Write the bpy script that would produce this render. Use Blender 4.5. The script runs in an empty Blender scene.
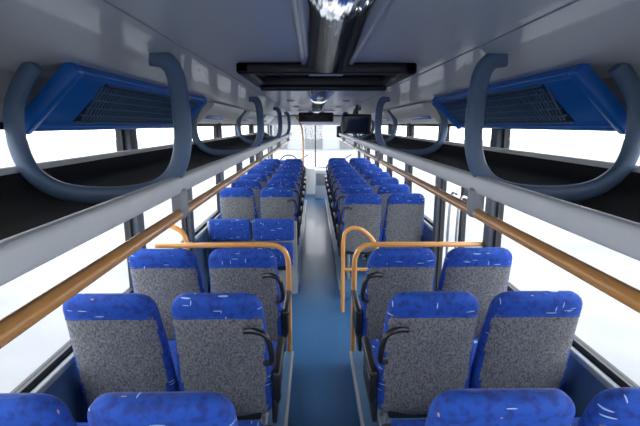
import bpy, bmesh, math, random
from mathutils import Vector, Matrix
random.seed(4)
scene=bpy.context.scene
scene.view_settings.view_transform='Standard'
scene.view_settings.exposure=0.0
COL=scene.collection

# ---------------------------------------------------------------- materials
def base(name):
    m=bpy.data.materials.new(name); m.use_nodes=True
    nt=m.node_tree; b=nt.nodes['Principled BSDF']
    return m,nt,b
def mat(name,col,rough=0.5,metal=0.0,var=0.12,scale=8.0,bump=0.0,bscale=None,coat=0.0,bstretch=(1,1,1)):
    m,nt,b=base(name); N=nt.nodes; L=nt.links
    b.inputs['Roughness'].default_value=rough; b.inputs['Metallic'].default_value=metal
    b.inputs['Coat Weight'].default_value=coat
    tc=N.new('ShaderNodeTexCoord'); no=N.new('ShaderNodeTexNoise'); no.inputs['Scale'].default_value=scale
    no.inputs['Detail'].default_value=4
    L.new(tc.outputs['Object'],no.inputs['Vector'])
    r=N.new('ShaderNodeValToRGB')
    r.color_ramp.elements[0].position=0.3; r.color_ramp.elements[1].position=0.7
    r.color_ramp.elements[0].color=(*[c*(1-var) for c in col],1)
    r.color_ramp.elements[1].color=(*[min(1,c*(1+var)) for c in col],1)
    L.new(no.outputs['Fac'],r.inputs['Fac']); L.new(r.outputs['Color'],b.inputs['Base Color'])
    if bump>0:
        n2=N.new('ShaderNodeTexNoise'); n2.inputs['Scale'].default_value=bscale or scale*4
        mp=N.new('ShaderNodeMapping'); mp.inputs['Scale'].default_value=bstretch
        L.new(tc.outputs['Object'],mp.inputs[0]); L.new(mp.outputs[0],n2.inputs['Vector'])
        bp=N.new('ShaderNodeBump'); bp.inputs['Strength'].default_value=bump; bp.inputs['Distance'].default_value=0.01
        L.new(n2.outputs['Fac'],bp.inputs['Height']); L.new(bp.outputs['Normal'],b.inputs['Normal'])
    return m

def blue_fabric():
    m,nt,b=base('blue_patterned_fabric'); N=nt.nodes; L=nt.links
    b.inputs['Roughness'].default_value=0.85
    tc=N.new('ShaderNodeTexCoord'); oi=N.new('ShaderNodeObjectInfo')
    add=N.new('ShaderNodeVectorMath'); add.operation='ADD'
    sc=N.new('ShaderNodeVectorMath'); sc.operation='SCALE'; sc.inputs['Scale'].default_value=13.0
    cmb=N.new('ShaderNodeCombineXYZ')
    for i in range(3): L.new(oi.outputs['Random'],cmb.inputs[i])
    L.new(cmb.outputs[0],sc.inputs[0]); L.new(tc.outputs['Object'],add.inputs[0]); L.new(sc.outputs[0],add.inputs[1])
    no=N.new('ShaderNodeTexNoise'); no.inputs['Scale'].default_value=34; no.inputs['Detail'].default_value=2
    L.new(add.outputs[0],no.inputs['Vector'])
    r=N.new('ShaderNodeValToRGB')
    e=r.color_ramp.elements; e[0].position=0.34; e[0].color=(0.003,0.026,0.19,1); e[1].position=0.55; e[1].color=(0.003,0.052,0.33,1)
    L.new(no.outputs['Fac'],r.inputs['Fac'])
    prev=r.outputs['Color']
    for k,(rot,scl,th,keep,c) in enumerate([((0.2,0.9,0.3),(7,7,60),0.17,0.68,(0.30,0.42,0.66,1)),
                                   ((0.3,-0.6,0.1),(7,7,65),0.17,0.70,(0.28,0.40,0.62,1)),
                                   ((0.5,-0.9,0.1),(60,8,10),0.15,0.72,(0.3,0.42,0.65,1)),
                                   ((0.9,0.2,1.1),(14,40,16),0.12,0.86,(0.40,0.22,0.20,1))]):
        mp=N.new('ShaderNodeMapping'); mp.inputs['Rotation'].default_value=rot; mp.inputs['Scale'].default_value=scl
        mp.inputs['Location'].default_value=(k*3.3,k*1.7,0)
        L.new(add.outputs[0],mp.inputs['Vector'])
        v=N.new('ShaderNodeTexVoronoi'); v.inputs['Scale'].default_value=1.0
        L.new(mp.outputs[0],v.inputs['Vector'])
        lt=N.new('ShaderNodeMath'); lt.operation='LESS_THAN'; lt.inputs[1].default_value=th
        L.new(v.outputs['Distance'],lt.inputs[0])
        sx=N.new('ShaderNodeSeparateColor'); L.new(v.outputs['Color'],sx.inputs[0])
        gt=N.new('ShaderNodeMath'); gt.operation='GREATER_THAN'; gt.inputs[1].default_value=keep
        L.new(sx.outputs[0],gt.inputs[0])
        mu=N.new('ShaderNodeMath'); mu.operation='MULTIPLY'; L.new(lt.outputs[0],mu.inputs[0]); L.new(gt.outputs[0],mu.inputs[1])
        mx=N.new('ShaderNodeMix'); mx.data_type='RGBA'
        L.new(mu.outputs[0],mx.inputs['Factor']); L.new(prev,mx.inputs[6]); mx.inputs[7].default_value=c
        prev=mx.outputs[2]
    L.new(prev,b.inputs['Base Color'])
    return m
def grey_fabric():
    m,nt,b=base('grey_speckled_fabric'); N=nt.nodes; L=nt.links
    b.inputs['Roughness'].default_value=0.95
    tc=N.new('ShaderNodeTexCoord')
    no=N.new('ShaderNodeTexNoise'); no.inputs['Scale'].default_value=120; no.inputs['Detail'].default_value=3
    mp=N.new('ShaderNodeMapping'); mp.inputs['Scale'].default_value=(1,1,0.6)
    L.new(tc.outputs['Object'],mp.inputs[0]); L.new(mp.outputs[0],no.inputs['Vector'])
    r=N.new('ShaderNodeValToRGB'); e=r.color_ramp.elements
    e[0].position=0.34; e[0].color=(0.068,0.073,0.083,1); e[1].position=0.66; e[1].color=(0.205,0.21,0.225,1)
    L.new(no.outputs['Fac'],r.inputs['Fac']); L.new(r.outputs['Color'],b.inputs['Base Color'])
    bp=N.new('ShaderNodeBump'); bp.inputs['Strength'].default_value=0.2; bp.inputs['Distance'].default_value=0.003
    L.new(no.outputs['Fac'],bp.inputs['Height']); L.new(bp.outputs['Normal'],b.inputs['Normal'])
    return m
def glass():
    m=bpy.data.materials.new('window_glass'); m.use_nodes=True; nt=m.node_tree; N=nt.nodes; L=nt.links
    N.clear(); o=N.new('ShaderNodeOutputMaterial'); t=N.new('ShaderNodeBsdfTransparent'); g=N.new('ShaderNodeBsdfGlossy')
    g.inputs['Roughness'].default_value=0.02; t.inputs['Color'].default_value=(0.97,0.98,0.98,1)
    mx=N.new('ShaderNodeMixShader'); mx.inputs[0].default_value=0.04
    L.new(t.outputs[0],mx.inputs[1]); L.new(g.outputs[0],mx.inputs[2]); L.new(mx.outputs[0],o.inputs[0]); return m
def emis(name,col,s):
    m,nt,b=base(name); b.inputs['Emission Color'].default_value=(*col,1); b.inputs['Emission Strength'].default_value=s
    b.inputs['Base Color'].default_value=(*col,1); return m

BLUE=blue_fabric(); GREY=grey_fabric(); GLASS=glass()
BLACK=mat('black_plastic',(0.010,0.010,0.012),0.4)
RUB=mat('window_rubber',(0.012,0.014,0.018),0.6)
TRAYM=mat('rack_carpet_black',(0.006,0.006,0.007),0.95,bump=0.3,bscale=250)
ORANGE=mat('orange_rail_paint',(0.72,0.33,0.09),0.28,var=0.05,coat=0.4)
CEIL=mat('ceiling_laminate',(0.53,0.54,0.56),0.36,var=0.03,scale=2,coat=0.15)
WHITEP=mat('white_trim_plastic',(0.68,0.69,0.69),0.45,var=0.03)
LOOPM=mat('slate_blue_plastic',(0.080,0.135,0.235),0.42,var=0.05)
BPAN=mat('royal_blue_panel',(0.008,0.130,0.52),0.35,var=0.1,coat=0.1)
BDARK=mat('dark_blue_grille',(0.005,0.013,0.04),0.5)
SLAT=mat('grille_slat_blue_grey',(0.07,0.14,0.27),0.4)
CHROME=mat('polished_aluminium',(0.86,0.90,0.98),0.06,1.0,var=0.06,scale=4,bump=0.22,bscale=7,bstretch=(6,0.5,6))
ALU=mat('satin_aluminium',(0.45,0.47,0.5),0.35,0.8,var=0.05)
FLOORM=mat('blue_vinyl_floor',(0.028,0.125,0.29),0.38,var=0.12,scale=60,bump=0.05,bscale=40,coat=0.1)
PLATM=mat('blue_riser_vinyl',(0.07,0.18,0.33),0.4,var=0.08,scale=30)
WALLM=mat('blue_grey_wall_carpet',(0.05,0.11,0.24),0.8,var=0.12,scale=60,bump=0.2)
PILL=mat('pillar_grey',(0.065,0.08,0.105),0.5)
GREYP=mat('grey_plastic',(0.28,0.30,0.32),0.5)
GROUND=mat('snowy_pavement',(0.205,0.207,0.21),0.9,var=0.24,scale=0.35,bump=0.2,bscale=8)
FACADE=mat('pale_facade',(0.30,0.31,0.32),0.8)
FACWIN=mat('facade_window',(0.12,0.13,0.14),0.3)
SCREEN=mat('screen_glass',(0.01,0.012,0.015),0.08)
LAMP=emis('lamp_diffuser',(1.0,0.97,0.9),2.0)

# ---------------------------------------------------------------- mesh builder
def catmull(P,k=8):
    P=[Vector(p) for p in P]; out=[]
    for i in range(len(P)-1):
        p0=P[max(i-1,0)];p1=P[i];p2=P[i+1];p3=P[min(i+2,len(P)-1)]
        for j in range(k):
            t=j/k
            out.append(0.5*((2*p1)+(p2-p0)*t+(2*p0-5*p1+4*p2-p3)*t*t+(3*p1-p0-3*p2+p3)*t**3))
    out.append(P[-1]); return out
class MB:
    def __init__(s): s.v=[];s.f=[];s.m=[];s.sm=[];s.mats=[]
    def mi(s,m):
        if m not in s.mats: s.mats.append(m)
        return s.mats.index(m)
    def add(s,V,F,m,smooth=True):
        o=len(s.v); s.v+= [tuple(x) for x in V]
        for i,f in enumerate(F):
            s.f.append([o+a for a in f]); s.m.append(s.mi(m[i] if isinstance(m,list) else m)); s.sm.append(smooth)
    def box(s,x0,x1,y0,y1,z0,z1,m,bev=0.0,seg=3,M=None):
        bm=bmesh.new(); bmesh.ops.create_cube(bm,size=1)
        for v in bm.verts:
            v.co=Vector(((x0+x1)/2+v.co.x*(x1-x0),(y0+y1)/2+v.co.y*(y1-y0),(z0+z1)/2+v.co.z*(z1-z0)))
        if bev>0: bmesh.ops.bevel(bm,geom=bm.edges[:],offset=bev,segments=seg,profile=0.5,affect='EDGES')
        if M: bmesh.ops.transform(bm,matrix=M,verts=bm.verts)
        bm.verts.index_update()
        s.add([v.co.copy() for v in bm.verts],[[v.index for v in f.verts] for f in bm.faces],m,bev>0); bm.free()
    def loft(s,rings,m,cap=True,matfn=None):
        n=len(rings[0]); V=[p for r in rings for p in r]; F=[];M=[]
        for i in range(len(rings)-1):
            for j in range(n):
                f=[i*n+j,i*n+(j+1)%n,(i+1)*n+(j+1)%n,(i+1)*n+j]; F.append(f)
                if matfn:
                    c=sum((Vector(V[a]) for a in f),Vector())/4; M.append(matfn(c,i,j))
                else: M.append(m)
        if cap:
            F.append(list(range(n))[::-1]); M.append(m)
            F.append([(len(rings)-1)*n+j for j in range(n)]); M.append(m)
        s.add(V,F,M)
    def sweep(s,P,ra,rb,up,m,n=12,p=2.0):
        P=[Vector(q) for q in P]; up=Vector(up); R=[]
        for i,q in enumerate(P):
            t=(P[min(i+1,len(P)-1)]-P[max(i-1,0)]).normalized()
            n1=t.cross(up).normalized(); n2=n1.cross(t).normalized()
            r=[]
            for k in range(n):
                a=2*math.pi*k/n; ca,sa=math.cos(a),math.sin(a)
                r.append(q+n1*ra*math.copysign(abs(ca)**(2/p),ca)+n2*rb*math.copysign(abs(sa)**(2/p),sa))
            R.append(r)
        s.loft(R,m)
    def tube(s,P,r,up,m,n=12): s.sweep(P,r,r,up,m,n)
    def prism(s,prof,y0,y1,m,smooth=False):
        n=len(prof); V=[(x,y0,z) for x,z in prof]+[(x,y1,z) for x,z in prof]
        F=[[i,(i+1)%n,n+(i+1)%n,n+i] for i in range(n)]+[list(range(n))[::-1],[n+i for i in range(n)]]
        s.add(V,F,m,smooth)
    def mesh(s,name):
        me=bpy.data.meshes.new(name); me.from_pydata(s.v,[],s.f)
        for m in s.mats: me.materials.append(m)
        me.polygons.foreach_set('material_index',s.m); me.polygons.foreach_set('use_smooth',s.sm)
        bm=bmesh.new(); bm.from_mesh(me); bmesh.ops.recalc_face_normals(bm,faces=bm.faces); bm.to_mesh(me); bm.free()
        me.set_sharp_from_angle(angle=math.radians(50)); me.update(); return me
    def obj(s,name,loc=(0,0,0)):
        o=bpy.data.objects.new(name,s.mesh(name)); o.location=loc; COL.objects.link(o); return o
def inst(name,me,loc,rz=0):
    o=bpy.data.objects.new(name,me); o.location=loc; o.rotation_euler=(0,0,rz); COL.objects.link(o); return o

HW=1.25; Y0=-0.9; Y1=12.0; PZ=0.12
# ---------------------------------------------------------------- seat
def superring(cx,cy,z,hx,hy,n=48,p=4.0,bow=0.0):
    r=[]
    for k in range(n):
        a=2*math.pi*(k+0.5)/n; ca,sa=math.cos(a),math.sin(a)
        x=hx*math.copysign(abs(ca)**(2/p),ca); y=hy*math.copysign(abs(sa)**(2/p),sa)
        y+= bow*(x/0.22)**2
        r.append((cx+x,cy+y,z))
    return r
def make_seat(side):
    b=MB()
    zb,zt=0.33,1.03
    rings=[]
    N=38
    def cyf(z): return 0.045+(1.0-z)*0.21+0.02*math.sin((z-zb)/(zt-zb)*math.pi)
    for i in range(N+1):
        t=i/N
        tt=0.5-0.5*math.cos(math.pi*t); z=zb+(zt-zb)*tt
        up=(zt-z); dn=(z-zb)
        hw=0.228-0.032*max(0,(z-0.55)/0.5)
        R=0.085
        if up<R: hw=hw-0.08*(1-math.sqrt(max(0,1-((R-up)/R)**2)))
        if dn<0.07: hw=hw-0.06*(1-math.sqrt(max(0,1-((0.07-dn)/0.07)**2)))
        th=0.050
        if up<0.05: th*=max(0.22,math.sqrt(max(0,1-((0.05-up)/0.05)**2)))
        if dn<0.05: th*=0.6+0.4*dn/0.05
        rings.append(superring(0,cyf(z),z,hw,th,p=3.6,bow=0.018))
    def mf(c,i,j):
        back=(c.y-cyf(c.z)-0.018*(c.x/0.22)**2)<-0.012
        if back and c.z<0.925-0.10*abs(c.x) and abs(c.x)<0.200: return GREY
        return BLUE
    b.loft(rings,BLUE,True,mf)
    P=[]
    for k in range(17):
        x=-0.19+0.38*k/16; z=0.925-0.10*abs(x)+0.004
        P.append((x,cyf(z)-0.0495*(1-(abs(x)/0.235)**6)+0.018*(x/0.22)**2,z))
    b.tube(P,0.0035,(0,0,1),BLUE,6)
    b.box(-0.17,0.17,0.15,0.24,0.315,0.37,BLACK,0.015)
    for sx in (-1,1):
        b.tube(catmull([(sx*0.185,0.25,0.46),(sx*0.188,0.19,0.62),(sx*0.178,0.135,0.82),(sx*0.15,0.10,0.93)],5),0.028,(1,0,0),BLUE,10)
    M=Matrix.Translation((0,0.42,0.41))@Matrix.Rotation(0.07,4,'X')
    b.box(-0.22,0.22,-0.23,0.25,-0.06,0.07,BLUE,0.045,4,M)
    b.box(-0.20,0.20,-0.20,0.20,-0.085,-0.05,GREYP,0.01,2,M)
    for sx in (-0.13,0.13):
        b.box(sx-0.02,sx+0.02,0.20,0.62,0.0,0.025,ALU,0.006,2)
        b.box(sx-0.018,sx+0.018,0.30,0.36,0.02,0.36,ALU,0.006,2)
        b.tube([(sx,0.58,0.02),(sx,0.5,0.2),(sx,0.42,0.36)],0.016,(1,0,0),ALU,8)
    if side:
        s=side
        b.tube(catmull([(s*0.13,-0.0,0.872),(s*0.18,-0.035,0.890),(s*0.228,-0.045,0.870),(s*0.246,-0.035,0.80),(s*0.243,-0.008,0.73),(s*0.21,0.05,0.69)],6),0.0135,(0,1,0),BLACK,10)
        b.box(s*0.250-0.022,s*0.250+0.022,0.13,0.50,0.55,0.59,BLACK,0.016,3)
        b.tube(catmull([(s*0.246,0.15,0.57),(s*0.248,0.16,0.48),(s*0.243,0.20,0.40),(s*0.21,0.24,0.35)],5),0.02,(1,0,0),BLACK,8)
        b.box(s*0.232-0.012,s*0.232+0.012,0.17,0.60,0.28,0.42,BLACK,0.01,2)
    return b.mesh('bus_seat')
SM={k:make_seat(k) for k in (-1,0,1)}
rowsL=[1.01,1.73,2.42]+[4.97+0.72*i for i in range(7)]
rowsR=[1.01,1.73,2.42]+[4.50+0.72*i for i in range(8)]
for y in rowsL:
    inst('bus_seat',SM[0],(-0.965,y,PZ)); inst('bus_seat',SM[1],(-0.490,y,PZ))
for y in rowsR:
    inst('bus_seat',SM[-1],(0.478,y,PZ)); inst('bus_seat',SM[0],(0.945,y,PZ))

# ---------------------------------------------------------------- floor, platforms
b=MB(); b.box(-HW,0.72,Y0,Y1,-0.06,0,FLOORM); b.box(0.72,HW,Y0,3.15,-0.06,0,FLOORM); b.box(0.72,HW,4.4,10.6,-0.06,0,FLOORM)
b.box(0.72,HW,3.15,4.4,-0.36,-0.30,FLOORM); b.box(0.70,0.72,3.15,4.4,-0.3,-0.06,PLATM)
b.box(0.72,HW,10.6,Y1,-0.36,-0.30,FLOORM); b.box(0.72,0.74,10.6,Y1,-0.3,-0.06,PLATM)
b.obj('floor')
def plat(x0,x1,y0,y1):
    b=MB(); b.box(x0,x1,y0,y1,0.0,PZ-0.001,PLATM,0.006,2)
    xe=x0 if x0>0 else x1
    b.box(xe-0.012,xe+0.012,y0+0.01,y1-0.01,PZ-0.02,PZ-0.0005,ALU,0.003,1)
    b.obj('seat_platform')
plat(-1.215,-0.23,Y0+.01,3.12); plat(-1.215,-0.23,4.62,10.1)
plat(0.23,1.215,Y0+.01,3.12); plat(0.23,1.215,4.42,10.3)

# ---------------------------------------------------------------- walls + windows
pL=[Y0,1.30,2.85,4.05,5.55,7.05,8.55,10.05,Y1]
pR=[Y0,1.40,3.08,4.42,5.95,7.45,8.95,10.45,Y1]
wn=0
for side,ps,nm in ((-1,pL,'left'),(1,pR,'right')):
    b=MB()
    x0,x1=(-HW-0.06,-HW) if side<0 else (HW,HW+0.06)
    xi=side*HW
    for a,c in zip(ps[:-1],ps[1:]):
        door=(side>0 and (abs(a-3.08)<.01 or abs(a-10.45)<.01))
        if not door:
            b.box(x0,x1,a,c,-0.06,0.76,WALLM)
            lo,hi=sorted((xi,xi-side*0.03)); b.box(lo,hi,a,c,0.74,0.775,GREYP,0.008,2)
    b.box(x0,x1,Y0,Y1,1.88,2.2,WHITEP)
    for y in ps[1:-1]:
        lo,hi=sorted((xi+side*0.06,xi-side*0.03)); b.box(lo,hi,y-0.055,y+0.055,0.0,1.89,PILL,0.01,2)
    b.obj('wall_'+nm)
    for a,c in zip(ps[:-1],ps[1:]):
        door=(side>0 and (abs(a-3.08)<.01 or abs(a-10.45)<.01))
        zb=-0.3 if door else 0.765
        a2,c2=a+0.056,c-0.056
        w=MB(); xm=xi+side*0.03
        t=0.035
        lo,hi=xm-0.02,xm+0.02
        w.box(lo,hi,a2,c2,zb,zb+t,RUB); w.box(lo,hi,a2,c2,1.85,1.88,RUB)
        w.box(lo,hi,a2,a2+t,zb+t,1.85,RUB); w.box(lo,hi,c2-t,c2,zb+t,1.85,RUB)
        w.box(xm-0.003,xm+0.003,a2+t,c2-t,zb+t,1.85,GLASS)
        if door:
            mid=(a2+c2)/2
            w.box(lo,hi,mid-0.035,mid+0.035,zb+t,1.85,RUB); w.box(lo,hi,a2+t,c2-t,zb+t,zb+0.35,GREYP)
            for yy in (mid-0.12,mid+0.12):
                w.tube(catmull([(xm-0.02,yy,0.55),(xm-0.08,yy,0.6),(xm-0.08,yy,1.2),(xm-0.02,yy,1.25)],6),0.014,(0,1,0),ALU,8)
            w.obj('door_%d'%(1 if a<5 else 2))
        else:
            wn+=1; w.obj('window_%d'%wn)
xs=[-1.25,-1.15,-1.0,-0.8,-0.55,-0.3,0,0.3,0.55,0.8,1.0,1.15,1.25]
def cz(x): return 2.135-0.035*(abs(x)/1.0)**2.5
b=MB()
prof=[(x,cz(x)) for x in xs]+[(1.25,2.22),(-1.25,2.22)]
b.prism(prof,Y0,Y1,CEIL)
for x in (-0.50,0.50):
    b.box(x-0.003,x+0.003,Y0,Y1,cz(x)-0.003,cz(x)+0.002,GREYP)
for y in (3.9,6.3,8.7):
    for k in range(len(xs)-1):
        xa,xb=xs[k],xs[k+1]
        b.add([(xa,y-0.004,cz(xa)-0.002),(xb,y-0.004,cz(xb)-0.002),(xb,y+0.004,cz(xb)-0.002),(xa,y+0.004,cz(xa)-0.002)],[[0,1,2,3]],GREYP,False)
b.obj('ceiling')
b=MB(); b.box(-HW,HW,Y0-0.06,Y0,-0.06,0.95,WALLM); b.box(-HW,HW,Y0-0.06,Y0,1.85,2.2,WHITEP)
b.box(-HW,-1.1,Y0-0.06,Y0,0.95,1.85,WHITEP); b.box(1.1,HW,Y0-0.06,Y0,0.95,1.85,WHITEP); b.obj('wall_rear')
b=MB(); b.box(-1.1,1.1,Y0-0.035,Y0-0.03,0.97,1.83,GLASS); b.box(-1.1,1.1,Y0-0.05,Y0-0.01,0.95,0.97,RUB); b.box(-1.1,1.1,Y0-0.05,Y0-0.01,1.83,1.85,RUB); wn+=1; b.obj('window_%d'%wn)
b=MB(); b.box(-HW,HW,Y1,Y1+0.08,-0.4,0.72,GREYP); b.box(-HW,HW,Y1,Y1+0.08,1.86,2.2,WHITEP)
b.box(-HW,-1.18,Y1,Y1+0.08,0.72,1.86,PILL); b.box(1.18,HW,Y1,Y1+0.08,0.72,1.86,PILL)
b.box(-1.2,1.2,Y1-0.30,Y1-0.001,1.86,2.09,WHITEP,0.04,3)
b.obj('wall_front')
b=MB(); b.box(-1.18,1.18,Y1+0.03,Y1+0.036,0.72,1.86,GLASS); b.box(-0.015,0.015,Y1+0.01,Y1+0.05,0.72,1.86,RUB)
for x in (-0.7,0.5): b.tube([(x,Y1+0.07,0.76),(x+0.25,Y1+0.07,0.9),(x+0.5,Y1+0.07,1.05)],0.012,(0,1,0),RUB,6)
wn+=1; b.obj('window_%d'%wn)

# ---------------------------------------------------------------- luggage racks
loopY=[1.66,4.12,6.58,9.04]
for s,nm in ((-1,'l'),(1,'r')):
    b=MB()
    tp=[(0.60,1.640),(0.70,1.605),(0.84,1.570),(1.0,1.57),(1.12,1.62),(1.21,1.70)]
    prof=[(s*x,z) for x,z in tp]+[(s*x,z-0.015) for x,z in tp[::-1]]
    b.prism(prof,Y0+.01,10.5,TRAYM)
    lp=[]
    for k in range(20):
        a=2*math.pi*k/20; lp.append((s*(0.585+0.022*math.copysign(abs(math.cos(a))**0.6,math.cos(a))),1.643+0.034*math.copysign(abs(math.sin(a))**0.6,math.sin(a))))
    b.prism(lp,Y0+.01,10.5,WHITEP,True)
    lo,hi=sorted((s*1.195,s*1.218)); b.box(lo,hi,Y0+.01,10.5,1.685,1.715,WHITEP,0.006,2)
    b.obj('luggage_rack')
    for y in loopY:
        b=MB()
        P=catmull([(s*0.650,y,2.112),(s*0.60,y,2.10),(s*0.566,y,2.05),(s*0.553,y,1.92),(s*0.556,y,1.79),(s*0.592,y,1.69),(s*0.68,y,1.625),(s*0.85,y,1.603),(s*1.03,y,1.62),(s*1.135,y,1.69),(s*1.175,y,1.80),(s*1.17,y,1.93),(s*1.12,y,2.03),(s*1.07,y,2.085)],6)
        b.sweep(P,0.033,0.024,(0,1,0),LOOPM,14,2.8)
        b.box(min(s*0.552,s*0.608),max(s*0.552,s*0.608),y-0.032,y+0.032,1.51,1.63,GREYP,0.02,3)
        b.obj('rack_support_loop')
    b=MB(); b.tube([(s*0.58,Y0+0.05,1.53),(s*0.58,5,1.53),(s*0.58,10.5,1.53)],0.020,(0,0,1),ORANGE,20)
    b.obj('grab_rail')
def vent(s,y0,y1):
    b=MB()
    A=(s*1.215,1.865); B=(s*0.98,2.098)
    th=0.035
    d=Vector((B[0]-A[0],0,B[1]-A[1])); L=d.length; d.normalize()
    nrm=Vector((-s*d.z,0,-abs(d.x))).normalized()
    Mx=Matrix(((0,d.x,nrm.x,A[0]),(1,0,0,0),(0,d.z,nrm.z,A[1]),(0,0,0,1)))
    b.box(y0,y1,0,L,-0.02,th*0.6,BPAN,0.012,3,Mx)
    for (a,c,e,f) in ((y0+.02,y1-.02,0.0,0.03),(y0+.02,y1-.02,L-0.03,L)):
        b.box(a,c,e,f,th*0.4,th,BPAN,0.006,2,Mx)
    b.box(y0-0.02,y0+0.03,-0.01,L+0.005,-0.02,th+0.01,BPAN,0.012,3,Mx)
    b.box(y1-0.03,y1+0.02,-0.01,L+0.005,-0.02,th+0.01,BPAN,0.012,3,Mx)
    g0=y0+0.30; g1=y1-0.12
    b.box(g0,g1,0.05,L-0.045,th*0.5,th*0.7,BDARK,0,1,Mx)
    n=int((g1-g0)/0.032)
    for i in range(n):
        a=g0+i*(g1-g0)/n
        M2=Mx@Matrix.Translation((a+0.012,L/2,th*0.75))@Matrix.Rotation(0.35,4,'Z')
        b.box(-0.0055,0.0055,-L/2+0.06,L/2-0.055,-0.004,0.006,SLAT,0,1,M2)
    for k in range(6):
        z=0.05+k*(L-0.095)/5
        b.box(g0,g1,z-0.003,z+0.003,th*0.7,th*0.95,SLAT,0,1,Mx)
    b.obj('overhead_vent_panel')
for s in (-1,1):
    vent(s,1.74,3.75)
for s in (-1,1):
    for y in (4.4,6.9,9.3):
        b=MB(); b.prism([(s*1.245,1.89),(s*1.20,1.89),(s*1.04,2.06),(s*1.04,2.085),(s*1.245,2.085)],y,y+1.9,WHITEP)
        b.box(min(s*1.19,s*1.13),max(s*1.19,s*1.13),y+0.1,y+0.9,1.93,1.99,BPAN,0.01,2)
        b.obj('overhead_duct_cover')

# ---------------------------------------------------------------- ceiling light channel + hatch
def channel(y0,y1,w):
    b=MB(); R=[]
    for y in (y0,y0+0.01,(y0+y1)/2,y1-0.01,y1):
        e=0.85 if y in (y0,y1) else 1
        r=[]
        for k in range(33):
            a=math.pi*k/32
            r.append((w/2*math.cos(a)*e,y,2.128-0.050*math.sin(a)*e if 0<k<32 else 2.132))
        R.append(r)
    b.loft(R,CHROME,True)
    b.box(-w/2-0.012,-w/2+0.004,y0,y1,2.112,2.134,ALU,0.004,2); b.box(w/2-0.004,w/2+0.012,y0,y1,2.112,2.134,ALU,0.004,2)
    b.obj('ceiling_light_channel')
channel(Y0+0.1,1.86,0.19); channel(2.75,6.2,0.19); channel(6.5,10.6,0.19)
b=MB()
x0,x1,y0,y1=-0.39,0.39,1.93,2.62
for (a,c,e,f) in ((x0,x1,y0,y0+0.04),(x0,x1,y1-0.10,y1),(x0,x0+0.06,y0,y1),(x1-0.06,x1,y0,y1)):
    b.box(a,c,e,f,2.085,2.132,BLACK,0.012,3)
b.box(x0+0.05,x1-0.05,y0+0.03,y1-0.08,2.11,2.125,SCREEN)
b.box(x0+0.03,x1-0.03,y1-0.10,y1-0.03,2.06,2.09,BLACK,0.012,3)
b.box(-0.08,0.08,y0+0.10,y0+0.14,2.09,2.112,ALU,0.006,2)
b.obj('roof_hatch')
for y in (3.3,4.8,6.4,8.0,9.6):
    for x in (-0.30,0.30):
        b=MB(); R=[]
        for (r,z) in ((0.04,2.134),(0.042,2.124),(0.034,2.118),(0.03,2.121)):
            R.append([(r*math.cos(2*math.pi*k/20),r*math.sin(2*math.pi*k/20),z) for k in range(20)])
        b.loft(R,ALU,False); b.add([(0.03*math.cos(2*math.pi*k/20),0.03*math.sin(2*math.pi*k/20),2.1212) for k in range(20)],[list(range(20))],LAMP)
        b.obj('ceiling_spot_lamp',(x,y,-0.002))

# ---------------------------------------------------------------- orange guard rails
def guard(pts,name='guard_rail',up=(0,1,0),r=0.02,extra=None):
    b=MB(); b.tube(catmull(pts,7),r,up,ORANGE,14)
    if extra:
        for e in extra: b.tube(e,r*0.9,(0,1,0),ORANGE,12)
    b.obj(name)
for s in (1,-1):
    guard([(s*1.24,3.12,0.985),(s*0.8,3.12,0.985),(s*0.42,3.12,0.985),(s*0.31,3.12,0.965),(s*0.258,3.12,0.89),(s*0.25,3.12,0.75),(s*0.25,3.12,0.4),(s*0.25,3.12,0.0)],extra=[[(s*0.25,3.12,0.55),(s*0.7,3.12,0.55),(s*1.22,3.12,0.55)]])
guard([(0.235,4.1,0.0),(0.235,4.1,0.4),(0.235,4.1,0.74),(0.26,4.1,0.84),(0.34,4.1,0.88),(0.43,4.1,0.85),(0.53,4.1,0.75),(0.58,4.1,0.6),(0.58,4.1,0.3),(0.58,4.1,0.0)],extra=[[(0.24,4.1,0.45),(0.4,4.1,0.45),(0.575,4.1,0.45)]])
guard([(-1.24,3.4,0.70),(-1.19,3.4,0.72),(-1.12,3.4,0.79),(-1.09,3.4,0.90),(-1.13,3.4,1.02),(-1.24,3.4,1.08)])
b=MB(); b.box(-1.215,-0.24,4.56,4.59,0.0,0.84,GREYP,0.01,2); b.obj('partition_panel')
for x in (-0.49,-0.96):
    b=MB()
    b.box(-0.22,0.22,-0.07,0,0.64,0.88,BLUE,0.03,4)
    b.box(-0.21,0.21,-0.12,-0.03,0.36,0.625,BLUE,0.035,4)
    b.box(-0.18,0.18,-0.04,0.0,0.30,0.40,BLACK,0.01,2)
    b.box(-0.03,0.03,-0.035,0.0,0.0,0.32,ALU,0.005,1)
    b.obj('folding_seat',(x,4.555,0))

# ---------------------------------------------------------------- front equipment
b=MB(); b.box(-0.34,0.34,-0.04,0.04,-0.08,0.10,BLACK,0.02,3); b.box(-0.27,0.27,-0.046,-0.038,-0.05,0.06,SCREEN); b.box(-0.15,0.15,0.0,0.03,0.09,0.125,GREYP)
b.obj('destination_display',(0,8.6,2.005))
b=MB(); M=Matrix.Rotation(0.12,4,'X')@Matrix.Rotation(-0.25,4,'Z'); b.box(-0.19,0.19,-0.03,0.05,-0.13,0.13,BLACK,0.02,3,M); b.box(-0.165,0.165,-0.034,-0.028,-0.10,0.10,SCREEN,0,1,M)
b.tube([(0,0.02,0.10),(0,0.02,0.18),(0,0.02,0.25)],0.02,(0,1,0),BLACK,8); b.obj('ceiling_monitor',(0.53,5.9,1.88))
D=-0.3
b=MB(); b.prism([(-1.21,0.0),(-0.25,0.0),(-0.25,0.74),(-0.35,0.82),(-1.21,0.84)],11.85+D,12.28+D,GREYP); b.box(-0.95,-0.45,11.8+D,11.86+D,0.62,0.82,BLACK,0.02,2)
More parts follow.
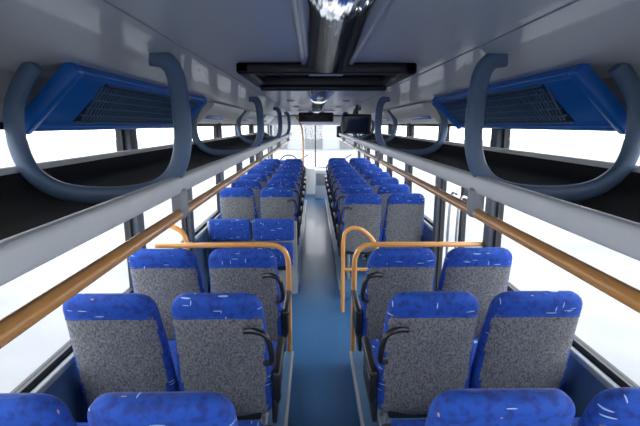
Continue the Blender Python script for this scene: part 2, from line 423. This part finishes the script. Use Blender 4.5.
b.prism([(-0.25,0.0),(0.6,0.0),(0.66,0.1),(0.66,0.66),(-0.25,0.72)],11.95+D,12.28+D,WHITEP)
b.obj('dashboard')
b=MB(); P=[(0.23*math.cos(a*math.pi/16),0,0.23*math.sin(a*math.pi/16)) for a in range(33)]
b.tube(P,0.015,(0,1,0),BLACK,8); b.box(-0.2,0.2,-0.01,0.02,-0.02,0.02,BLACK,0.005,1); b.tube([(0,0.02,0),(0,0.12,0),(0,0.25,0)],0.03,(0,0,1),BLACK,10)
o=b.obj('steering_wheel',(-0.70,11.55+D,0.90)); o.rotation_euler=(-0.6,0,0)
inst('driver_seat',SM[0],(-0.70,10.75+D,0.0))
b=MB(); b.box(-1.21,-0.36,10.20,10.23,0.001,0.95,WHITEP,0.01,2); b.obj('driver_partition')
b=MB(); b.tube(catmull([(-0.30,10.3,0.0),(-0.30,10.3,1.0),(-0.30,10.3,1.6),(-0.36,10.3,1.9),(-0.5,10.3,2.10)],6),0.02,(0,1,0),ORANGE,10); b.obj('stanchion_pole')
b=MB(); b.box(-0.02,0.36,10.9,11.3,0.0,0.74,WHITEP,0.03,3); b.box(0.01,0.33,10.89,10.91,0.35,0.66,GREYP,0.01,2); b.obj('fridge_console')
b=MB(); b.tube(catmull([(0.3,0.0,0.25),(0.2,0,0.28),(0.1,0,0.22),(0,0,0.1)],5),0.015,(0,1,0),BLACK,8); b.box(-0.09,0.09,-0.03,0.03,-0.18,0.12,BLACK,0.03,3); b.obj('interior_mirror',(0.65,11.6,1.72))

# ---------------------------------------------------------------- outside
b=MB(); b.box(-60,60,-60,80,-1.0,-0.9,GROUND); b.obj('ground')
b=MB(); b.box(-7,7,50,60,-0.9,4.0,FACADE)
for i in range(3): b.box(-5+i*4,-3+i*4,49.9,50.05,-0.9,2.2,FACWIN)
b.obj('warehouse_building')

w=bpy.data.worlds.new('World'); scene.world=w; w.use_nodes=True; nt=w.node_tree; bg=nt.nodes['Background']
tc=nt.nodes.new('ShaderNodeTexCoord'); sp=nt.nodes.new('ShaderNodeSeparateXYZ'); rp=nt.nodes.new('ShaderNodeValToRGB')
nt.links.new(tc.outputs['Generated'],sp.inputs[0]); nt.links.new(sp.outputs['Z'],rp.inputs[0])
rp.color_ramp.elements[0].color=(0.99,0.99,1,1); rp.color_ramp.elements[1].color=(0.85,0.91,1.0,1)
nt.links.new(rp.outputs[0],bg.inputs[0]); bg.inputs[1].default_value=6.0

cd=bpy.data.cameras.new('camera'); cd.sensor_width=36; cd.lens=430/640*36; cd.clip_start=0.02; cd.clip_end=300
cam=bpy.data.objects.new('camera',cd); COL.objects.link(cam)
cam.location=(-0.06,0,1.87); cam.rotation_euler=(math.radians(90-11.6),0,math.radians(-0.9))
scene.camera=cam
